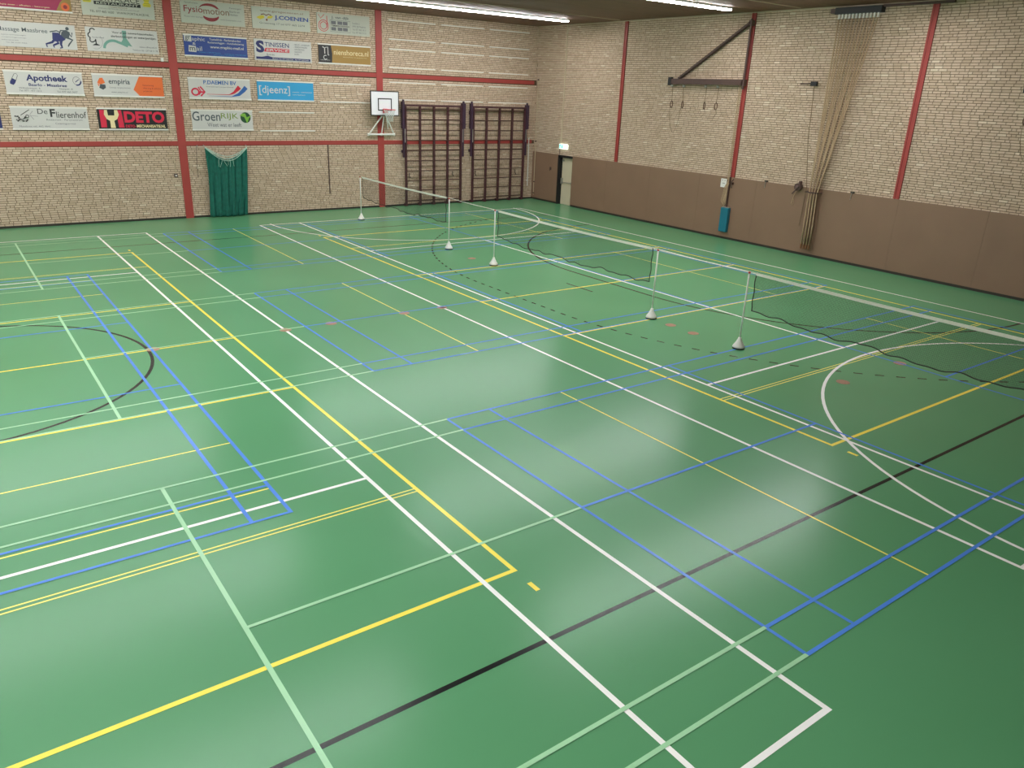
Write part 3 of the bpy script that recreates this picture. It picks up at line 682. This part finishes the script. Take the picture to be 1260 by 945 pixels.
# ------------------------------------------------------------------ green net bundle on the far wall
cv = empty('hanging_net', (8.85, YF-.15, 0), 'dark green net hung from the red band like a curtain down to the floor', 'net')
b = MB(); NU, NV = 60, 26; grid = []
for j in range(NV+1):
    t = j/NV; row = []
    for i in range(NU+1):
        s = i/NU
        top = 2.36-.40*math.sin(math.pi*s)**1.0*(1-.15*abs(s-.5))
        z = .02+(top-.02)*(1-t)
        xa = 8.15-.03*t+.02*math.sin(t*3); xb = 9.57-.14*t+.03*math.sin(t*4)
        x = xa+(xb-xa)*s+.012*math.sin(s*40+t*5)
        y = YF-.12-.10*math.sin(math.pi*s)*(.4+.6*t)-.045*math.sin(s*34+1.2*math.sin(t*4))*(.3+.7*t)-.02*math.sin(s*71+t*3)
        row.append(b.bm.verts.new((x, y, z)))
    grid.append(row)
for j in range(NV):
    for i in range(NU): b.bm.faces.new((grid[j][i], grid[j][i+1], grid[j+1][i+1], grid[j+1][i]))
nt_ = b.build('netting', 'net_green', cv, True)
sd = nt_.modifiers.new('thick', 'SOLIDIFY'); sd.thickness = .02
for k, sag in enumerate((.30, .36, .42)):
    MB().tube([(8.15+1.42*i/24, YF-.2-.06*math.sin(math.pi*i/24), 2.38-.015*k-sag*math.sin(math.pi*i/24)) for i in range(25)], .012, 6).build('top_cord', 'cord_white', cv)
for x in (8.14, 9.58): MB().tube([(x, YF-.004, 2.44), (x, YF-.14, 2.42), (x, YF-.16, 2.35)], .012, 6).build('hook', 'steel', cv)
b = MB(); rr = random.Random(3)
for i in range(6):
    x = 8.55+.09*i; b.tube([(x, YF-.28, 2.03), (x+rr.uniform(-.05, .05), YF-.3, 1.95-rr.random()*.1), (x+rr.uniform(-.08, .08), YF-.29, 1.8-rr.random()*.1)], .006, 5)
b.build('loose_cord', 'cord_white', cv)
ch = empty('hanging_chain', (7.87, YF-.04, 1.35), 'thin dark chain hanging from a hook beside the green net', 'chain')
MB().tube([(7.94, YF-.004, 2.44), (7.92, YF-.06, 2.43), (7.9, YF-.06, 2.38)], .012, 6).build('hook', 'steel', ch)
b = MB()
for i in range(26):
    z = 2.38-i*.04; d = (.011, 0) if i % 2 else (0, .011)
    b.tube([(7.89-.002*i+d[0]*c_, YF-.06+d[1]*c_, z+.024*s_) for c_, s_ in ((1, 0), (.7, .8), (-.7, .8), (-1, 0), (-.7, -.8), (.7, -.8))], .004, 5, closed=True)
b.build('links', 'brownsteel', ch)
# switch on its conduit, joint line, white pole
sw = empty('wall_switch', (7.13, YF-.02, 1.4), 'small dark wall switch on a thin conduit by the red post', 'switch')
MB().box((7.08, YF-.06, 1.4), (7.19, YF-.001, 1.51)).build('switch_box', 'brownsteel', sw); MB().box((7.105, YF-.066, 1.435), (7.165, YF-.06, 1.475)).build('rocker', 'white', sw)
MB().tube([(7.135, YF-.014, 1.51), (7.135, YF-.014, 2.42)], .01, 6).build('conduit', 'pipe', sw)
cd = empty('conduit_pipe', (7.12, YF-.012, 2.58), 'thin cream conduit running up the wall beside the red post above the switch', 'pipe')
MB().tube([(7.12, YF-.014, 2.6), (7.12, YF-.014, 4.86)], .011, 6).build('lower_pipe', 'pipe', cd); MB().tube([(7.12, YF-.014, 5.04), (7.12, YF-.014, H)], .011, 6).build('upper_pipe', 'pipe', cd); MB().box((7.08, YF-.05, 5.05), (7.16, YF-.002, 5.16)).build('junction_box', 'white', cd)
tag(MB().box((12.67, YF-.03, .62), (12.705, YF-.002, 2.42)).build('wall_slot', 'brownsteel'), 'narrow dark vertical strip on the brick wall between net and hoop', 'wall strip')
wp = MB().tube([(22.2, YF-.06, .58), (22.18, YF-.06, 2.67)], .022, 8); wp.box((22.16, YF-.06, .8), (22.22, YF-.002, .84)); wp.box((22.15, YF-.06, 2.3), (22.21, YF-.002, 2.34))
tag(wp.build('white_pole', 'white'), 'slim white pole clipped upright to the wall near the room corner', 'pole')
cp = empty('corner_pipe', (XR-.03, YF-.2, .15), 'thin pipe rising up the corner of the brown panelling with two clips', 'pipe')
MB().tube([(XR-.045, 14.12, .2), (XR-.045, 14.12, 5.1)], .014, 6).build('pipe', 'pipe', cp)
for z in (.25, .75, 2.5, 5.05): MB().box((XR-.07, 14.09, z), (XR-.024, 14.15, z+.05)).build('clip', 'brownsteel', cp)

# ------------------------------------------------------------------ exit sign and conduit above the fire door
es = empty('exit_sign', (XR, 12.18, 2.34), 'glowing green and white exit sign above the cream fire door', 'sign')
MB().box((XR-.05, 11.94, 2.34), (XR+.02, 12.44, 2.53)).build('case', 'sign', es)
MB().box((XR-.052, 12.20, 2.355), (XR-.049, 12.43, 2.515)).build('green_field', 'signg', es)
b = MB()   # running figure and arrow
fx_ = XR-.0535
b.box((fx_, 12.30, 2.48), (fx_+.002, 12.325, 2.505)); b.bar((fx_, 12.31, 2.475), (fx_, 12.325, 2.42), .02, .004, (1,0,0)); b.bar((fx_, 12.32, 2.425), (fx_, 12.285, 2.37), .012, .004, (1,0,0)); b.bar((fx_, 12.325, 2.425), (fx_, 12.36, 2.37), .012, .004, (1,0,0)); b.bar((fx_, 12.35, 2.44), (fx_, 12.285, 2.46), .01, .004, (1,0,0))
b.build('running_figure', 'sign', es)
b = MB(); b.box((fx_+.004, 11.99, 2.355), (fx_+.0055, 12.09, 2.515)); b.build('door_mark', 'signg', es)
MB().tube([(XR-.0, 12.385, 2.53), (XR-.0, 12.385, H-.03)], .024, 6).build('conduit', 'pipe', es)
MB().tube([(XR-.03, 12.42, 2.34), (XR-.03, 12.42, 2.07)], .01, 6).build('cable', 'brownsteel', es)
lk = MB().box((XR-.035, 12.94, 1.4), (XR-.018, 13.05, 1.52)); lk.tube([(XR-.04, 12.97, 1.46), (XR-.05, 13.0, 1.4), (XR-.04, 13.03, 1.36)], .012, 6)
tag(lk.build('panel_latch', 'brownsteel'), 'small dark recessed latch in the brown panel beside the fire door', 'latch')

# ------------------------------------------------------------------ gymnastic ring brackets
def ring_frame(y0, lab):
    X = XR-.12
    e = empty('ring_bracket', (XR, y0, 5.1), lab, 'ring bracket', 'folding ring brackets on the side wall')
    b = MB().box((X-.05, y0+.0, 5.02), (X+.05, y0+3.2, 5.2)); b.build('beam', 'brownsteel', e)
    b = MB()
    for dx in (-.05, .05): b.bar((X+dx, y0+.02, 6.88), (X+dx, y0+2.82, 5.2), .05, .06)
    b.build('brace', 'brownsteel', e)
    b = MB().tube([(X, y0, 4.9), (X, y0, 7.0)], .035, 8); b.box((X-.05, y0-.06, 5.0), (XR-.005, y0+.06, 5.2)); b.box((X-.05, y0-.06, 6.8), (XR-.005, y0+.06, 6.95)); b.build('pivot_post', 'brownsteel', e)
    MB().box((X-.06, y0+3.15, 4.98), (X+.06, y0+3.28, 5.24)).build('beam_end', 'black', e)
    for dy in (3.12, 2.56, 1.56, 1.04):
        p = MB().lathe([(.02, -.07), (.05, -.05), (.05, .0), (.02, .02)], (X, y0+dy, 4.99), 10).build('pulley', 'steel', e)
    b = MB().tube([(X-.03, y0+3.1, 5.0), (X-.03, y0+1.6, 4.96), (X-.02, y0+.15, 5.0)], .008, 5); b.build('lead_rope', 'thinrope', e)
    b = MB(); b.tube([(X, y0+3.12-.02*i, 4.25-.85*math.sin(math.pi*i/24)) if False else (X, y0+3.12-.52*i/24, 4.26-.86*math.sin(math.pi*i/24)**.6) for i in range(25)], .006, 5); b.build('cord_loop', 'thinrope', e)
    for dy, tilt in ((3.05, .02), (2.53, .03), (1.53, -.02), (1.02, -.03)):
        lab2 = 'dark gym ring, %s from the tip of the bracket %s' % ({3.05: 'first', 2.53: 'second', 1.53: 'third', 1.02: 'fourth'}[dy], 'above the teal pad' if y0 > 0 else 'past the climbing ropes')
        r = empty('gym_ring', (X, y0+dy, 4.25), lab2, 'gym ring', 'gym rings below the wall brackets')
        turn = .5 if dy in (3.05, 1.02) else 1.15
        MB().tube([(X+.112*math.cos(t*math.pi/12)*math.sin(turn)*.9, y0+dy+.112*math.cos(t*math.pi/12)*math.cos(turn), 4.34+.112*math.sin(t*math.pi/12)) for t in range(24)], .014, 6, closed=True).build('ring', 'ringwood', r)
        MB().tube([(X, y0+dy, 4.44), (X, y0+dy+tilt, 4.93)], .009, 5).build('strap', 'thinrope', r)
        if dy < 2: MB().tube([(X, y0+dy-.02, 4.27), (X, y0+dy-.05, 4.1), (X, y0+dy+.02+.05, 3.98)], .005, 5).build('tail_cord', 'thinrope', r)
    return e
ring_frame(3.11, 'dark folding bracket with four gym rings on the red post above the teal pad')
ring_frame(-8.62, 'dark folding ring bracket on the side wall past the climbing ropes')
# rope bundle on the post, card, teal pad
X = XR-.06
rb = empty('rope_bundle', (X, 3.24, 1.15), 'pale rope running down the red post and tied in long loops above the teal pad', 'rope')
b = MB()
for k in range(2): b.tube([(X-.02*k, 3.22+.05*k, 5.0), (X-.03, 3.21+.05*k, 3.5), (X-.03, 3.2+.05*k, 2.0)], .013, 6)
b.build('hoist_line', 'rope', rb)
b = MB()
for k in range(4):
    yy = 3.22+.035*k
    b.tube([(X-.02, 3.2, 2.0), (X-.05, yy, 1.75), (X-.06, yy+.07, 1.2+.03*k), (X-.06, yy+.03, 1.14+.03*k), (X-.06, yy-.02, 1.2+.03*k), (X-.04, 3.2-.01*k, 1.9)], .011, 6)
b.build('rope_loop', 'rope', rb)
b = MB().box((X-.06, 3.02, 1.86), (X+.025, 3.06, 1.94)); b.tube([(X-.05, 3.04, 1.75), (X-.08, 3.04, 1.95), (X-.05, 2.98, 2.05)], .018, 6); b.bar((X, 3.17, 1.1), (X, 3.17, 2.1), .05, .03); b.build('cleat', 'brownsteel', rb)
cardo = empty('notice_card', (XR-.03, 3.45, 1.72), 'white notice card with two dark spots at the top of the brown panelling', 'card')
MB().box((XR-.035, 3.33, 1.73), (XR-.022, 3.57, 2.02)).build('card', 'paper', cardo)
b = MB()
for y in (3.4, 3.5): b.box((XR-.038, y-.015, 1.95), (XR-.035, y+.015, 1.98))
b.box((XR-.038, 3.39, 1.86), (XR-.035, 3.5, 1.875)); b.build('print', 'p_grey', cardo)
pd = empty('post_pad', (XR-.08, 3.17, .24), 'teal vinyl protective pad fixed upright on the brown panelling', 'pad')
o = MB().box((XR-.17, 3.0, .25), (XR-.022, 3.33, 1.08)).build('pad', 'teal', pd); bv = o.modifiers.new('b', 'BEVEL'); bv.width = .03; bv.segments = 3
MB().box((XR-.12, 3.02, 1.075), (XR-.022, 3.31, 1.1)).build('top_strip', 'steel', pd)

# ------------------------------------------------------------------ climbing ropes
yt0, yt1 = .03, -1.16
hd = empty('rope_track', (XR-.1, -.56, 6.9), 'dark ceiling track with a row of pale pulleys carrying the climbing ropes', 'rope track')
MB().box((XR-.22, yt1-.12, 6.97), (XR-.02, yt0+.1, 7.14)).build('track', 'black', hd)
b = MB().box((XR-.2, yt0+.1, 7.0), (XR-.04, yt0+.26, 7.12)); b.build('end_stop', 'brownsteel', hd)
MB().box((XR-.16, -3.2, 7.1), (XR-.08, yt1-.12, 7.16)).build('track_arm', 'brownsteel', hd)
NRP = 12
for i in range(NRP):
    t = i/(NRP-1); y = yt0+(yt1-yt0)*t
    MB().box((XR-.15, y-.025, 6.85), (XR-.1, y+.025, 6.97)).build('carrier', 'rail', hd)
    yb = .05-.34*t; xb = XR-.10-.05*(i % 3)
    r = empty('climbing_rope', (xb, yb, .3), 'pale hemp climbing rope, %s along its ceiling track counting from the ring bracket' % ORD[i], 'rope', 'climbing ropes tied together')
    zs = [6.848, 6.2, 5.4, 4.6, 3.8, 3.0, 2.4, 1.98]
    pts = []
    for z in zs:
        q_ = (6.87-z)/(6.87-1.98); s_ = q_**1.05
        pts.append((XR-.125+(xb-XR+.125)*q_, y+(yb-y)*s_, z))
    zb = .38+.03*math.sin(i*2.1)
    pts += [(xb, yb-.0*t, 1.6), (xb, yb-.03*t, 1.0), (xb, yb-.03, zb)]
    MB().tube(pts, .02, 7).build('rope', 'rope', r, True)
    MB().lathe([(.012, -.12), (.028, -.1), (.03, .0), (.02, .03)], (xb, yb-.03, zb), 8).build('leather_end', 'leather', r)
gs = MB(); ym = .09
gs.tube([(XR-.03, .1, 1.99), (XR-.27, .08, 1.98), (XR-.27, -.33, 1.98), (XR-.03, -.35, 1.99)], .02, 6)
tag(gs.build('rope_strap', 'brownsteel'), 'dark strap holding the climbing ropes against the wall', 'strap')
pc = empty('pull_cord', (XR-.05, .35, .9), 'thin cord dropping from a small dark arm beside the climbing ropes', 'cord')
b = MB().bar((XR+.01, 1.05, 5.1), (XR-.08, .56, 5.12), .03, .03); b.build('arm', 'brownsteel', pc); MB().box((XR-.12, .42, 5.05), (XR-.04, .62, 5.17)).build('pulley', 'black', pc)
MB().tube([(XR-.08, .5, 5.06), (XR-.07, .42, 3.5), (XR-.06, .2, 2.1), (XR-.06, .22, 1.2), (XR-.05, .25, .9)], .009, 5).build('cord', 'thinrope', pc)
wn = empty('rope_winch', (XR-.08, .46, 1.5), 'dark round winch with a trailing rope end on top of the brown panelling', 'winch')
b = MB(); b.tube([(XR-.02, .46, 2.08), (XR-.16, .46, 2.08)], [.11, .12], 12); b.tube([(XR-.14, .46, 2.08), (XR-.2, .44, 2.1)], .05, 8); b.box((XR-.12, .4, 2.12), (XR-.02, .46, 2.26)); b.bar((XR-.18, .46, 2.02), (XR-.18, .6, 1.86), .03, .03); b.build('drum', 'brownsteel', wn)
MB().tube([(XR-.1, .5, 2.0), (XR-.06, .6, 1.8), (XR-.05, .66, 1.55), (XR-.05, .62, 1.5), (XR-.05, .58, 1.56), (XR-.05, .6, 1.7)], .01, 5).build('rope_end', 'rope', wn)
for y, lab in ((1.74, 'small dark wall hook above the brown panelling between pad and winch'), (-1.33, 'small dark wall hook above the brown panelling past the climbing ropes')):
    h = empty('wall_hook', (XR, y, 1.95), lab, 'hook')
    MB().box((XR-.05, y-.05, 2.1), (XR+.02, y+.05, 2.13)).build('plate', 'black', h); MB().tube([(XR-.04, y, 2.1), (XR-.05, y+.01, 2.0), (XR-.035, y+.02, 1.9)], .008, 5).build('hook_rod', 'steel', h)

# ------------------------------------------------------------------ badminton posts and nets
def post(x, y, lab):
    e = empty('badminton_post', (x, y, 0), lab, 'post', 'badminton posts across the courts')
    MB().lathe([(.116, .028), (.118, .045), (.104, .075), (.074, .12), (.048, .17), (.034, .205), (.028, .23)], (x, y, 0), 22).build('base', 'white', e, True)
    MB().lathe([(.114, .0), (.121, .008), (.119, .026), (.11, .028)], (x, y, 0), 22).build('base_rim', 'black', e)
    MB().tube([(x, y, .21), (x, y, 1.5)], .015, 10).build('pole', 'white', e, True)
    MB().lathe([(.02, 0), (.024, .008), (.024, .03), (.014, .04)], (x, y, 1.495), 10).build('cap', 'redcap', e)
    return e
PY_ = [(12.72, 11.68), (12.72, 5.64), (12.63, 3.12), (12.64, -2.95), (12.62, -5.34), (12.62, -11.44)]
PL = ['white badminton post with conical base standing on the far white baseline', 'white badminton post holding the inner end of the net before the climbing frames',
      'white badminton post of the middle net on the climbing-frame side', 'white badminton post of the middle net with its base on a yellow line',
      'white badminton post with its base on a blue line, holding the last net', 'white badminton post at the outer end of the last net']
for (x, y), l in zip(PY_, PL): post(x, y, l)
def net(a, b_, lab, seed):
    (xa, ya), (xb, yb) = a, b_
    rr = random.Random(seed); ph = rr.random()*6
    e = empty('badminton_net', ((xa+xb)/2, (ya+yb)/2, .8), lab, 'net', 'badminton nets between the white posts')
    top = lambda s: 1.53-.025*math.sin(math.pi*s)
    bot = lambda s: .80-.06*math.sin(math.pi*s)+.016*math.sin(s*47+ph)+.012*math.sin(s*83+2*ph)+.02*math.sin(s*19)
    xx = lambda s, t: xa+(xb-xa)*s+.025*t*math.sin(s*30+ph)
    ia, ib = .025, .975
    S_ = lambda s: ia+(ib-ia)*s
    yy = lambda s: ya+(yb-ya)*s
    def P(s, t): s2 = S_(s); return Vector((xx(s2, t), yy(s2), top(s2)+(bot(s2)-top(s2))*t))
    verts, faces = [], []
    wv = .0013
    nv = 290
    for i in range(nv+1):
        s = i/nv
        for j in range(5):
            p = P(s, j/4); verts += [(p.x, p.y-wv, p.z), (p.x, p.y+wv, p.z)]
        n_ = len(verts)-10
        faces += [(n_+2*j, n_+2*j+1, n_+2*j+3, n_+2*j+2) for j in range(4)]
    for k in range(37):
        t = k/36; n_ = len(verts); m_ = 60
        for i in range(m_+1):
            p = P(i/m_, t); verts += [(p.x, p.y, p.z-wv), (p.x, p.y, p.z+wv)]
        faces += [(n_+2*i, n_+2*i+1, n_+2*i+3, n_+2*i+2) for i in range(m_)]
    me = bpy.data.meshes.new('netting'); me.from_pydata(verts, [], faces); me.materials.append(MT['netblack'])
    o = bpy.data.objects.new('netting', me); COL.objects.link(o); put(o, e)
    MB().tube([P(i/80, 1) for i in range(81)], .010, 5).build('bottom_cord', 'netblack', e)
    for s in (0, 1): MB().tube([P(s, t/10)+Vector((.012*math.sin(t*1.3+ph), 0, 0)) for t in range(11)], .009, 5).build('side_cord', 'netblack', e)
    b = MB(); A_ = []; 
    for i in range(31):
        p = P(i/30, 0); A_.append([b.bm.verts.new((p.x+dx, p.y, p.z+dz)) for dx, dz in ((-.004, -.04), (.004, -.04), (.004, .012), (-.004, .012))])
    for u_, v_ in zip(A_, A_[1:]):
        for j in range(4): b.bm.faces.new((u_[j], u_[(j+1)%4], v_[(j+1)%4], v_[j]))
    b.bm.faces.new(A_[0][::-1]); b.bm.faces.new(A_[-1]); b.build('top_tape', 'tape', e)
    MB().tube([(xa, ya, 1.535), P(0, 0)], .005, 5).build('tie_cord', 'tape', e); MB().tube([P(1, 0), (xb, yb, 1.535)], .005, 5).build('tie_cord', 'tape', e)
net(PY_[0], PY_[1], 'black badminton net with white tape in front of the red post and climbing frame', 1)
net(PY_[2], PY_[3], 'black badminton net with white tape across the middle court by the black arc', 2)
net(PY_[4], PY_[5], 'black badminton net with white tape across the white curved line', 3)
for a, c, lab in ((1, 2, 'thin white cord strung between the first and middle nets'), (3, 4, 'thin white cord strung between the middle and last nets')):
    (xa, ya), (xb, yb) = PY_[a], PY_[c]
    tag(MB().tube([(xa, ya, 1.53), ((xa+xb)/2, (ya+yb)/2, 1.515), (xb, yb, 1.53)], .007, 5).build('link_cord', 'tape'), lab, 'cord')
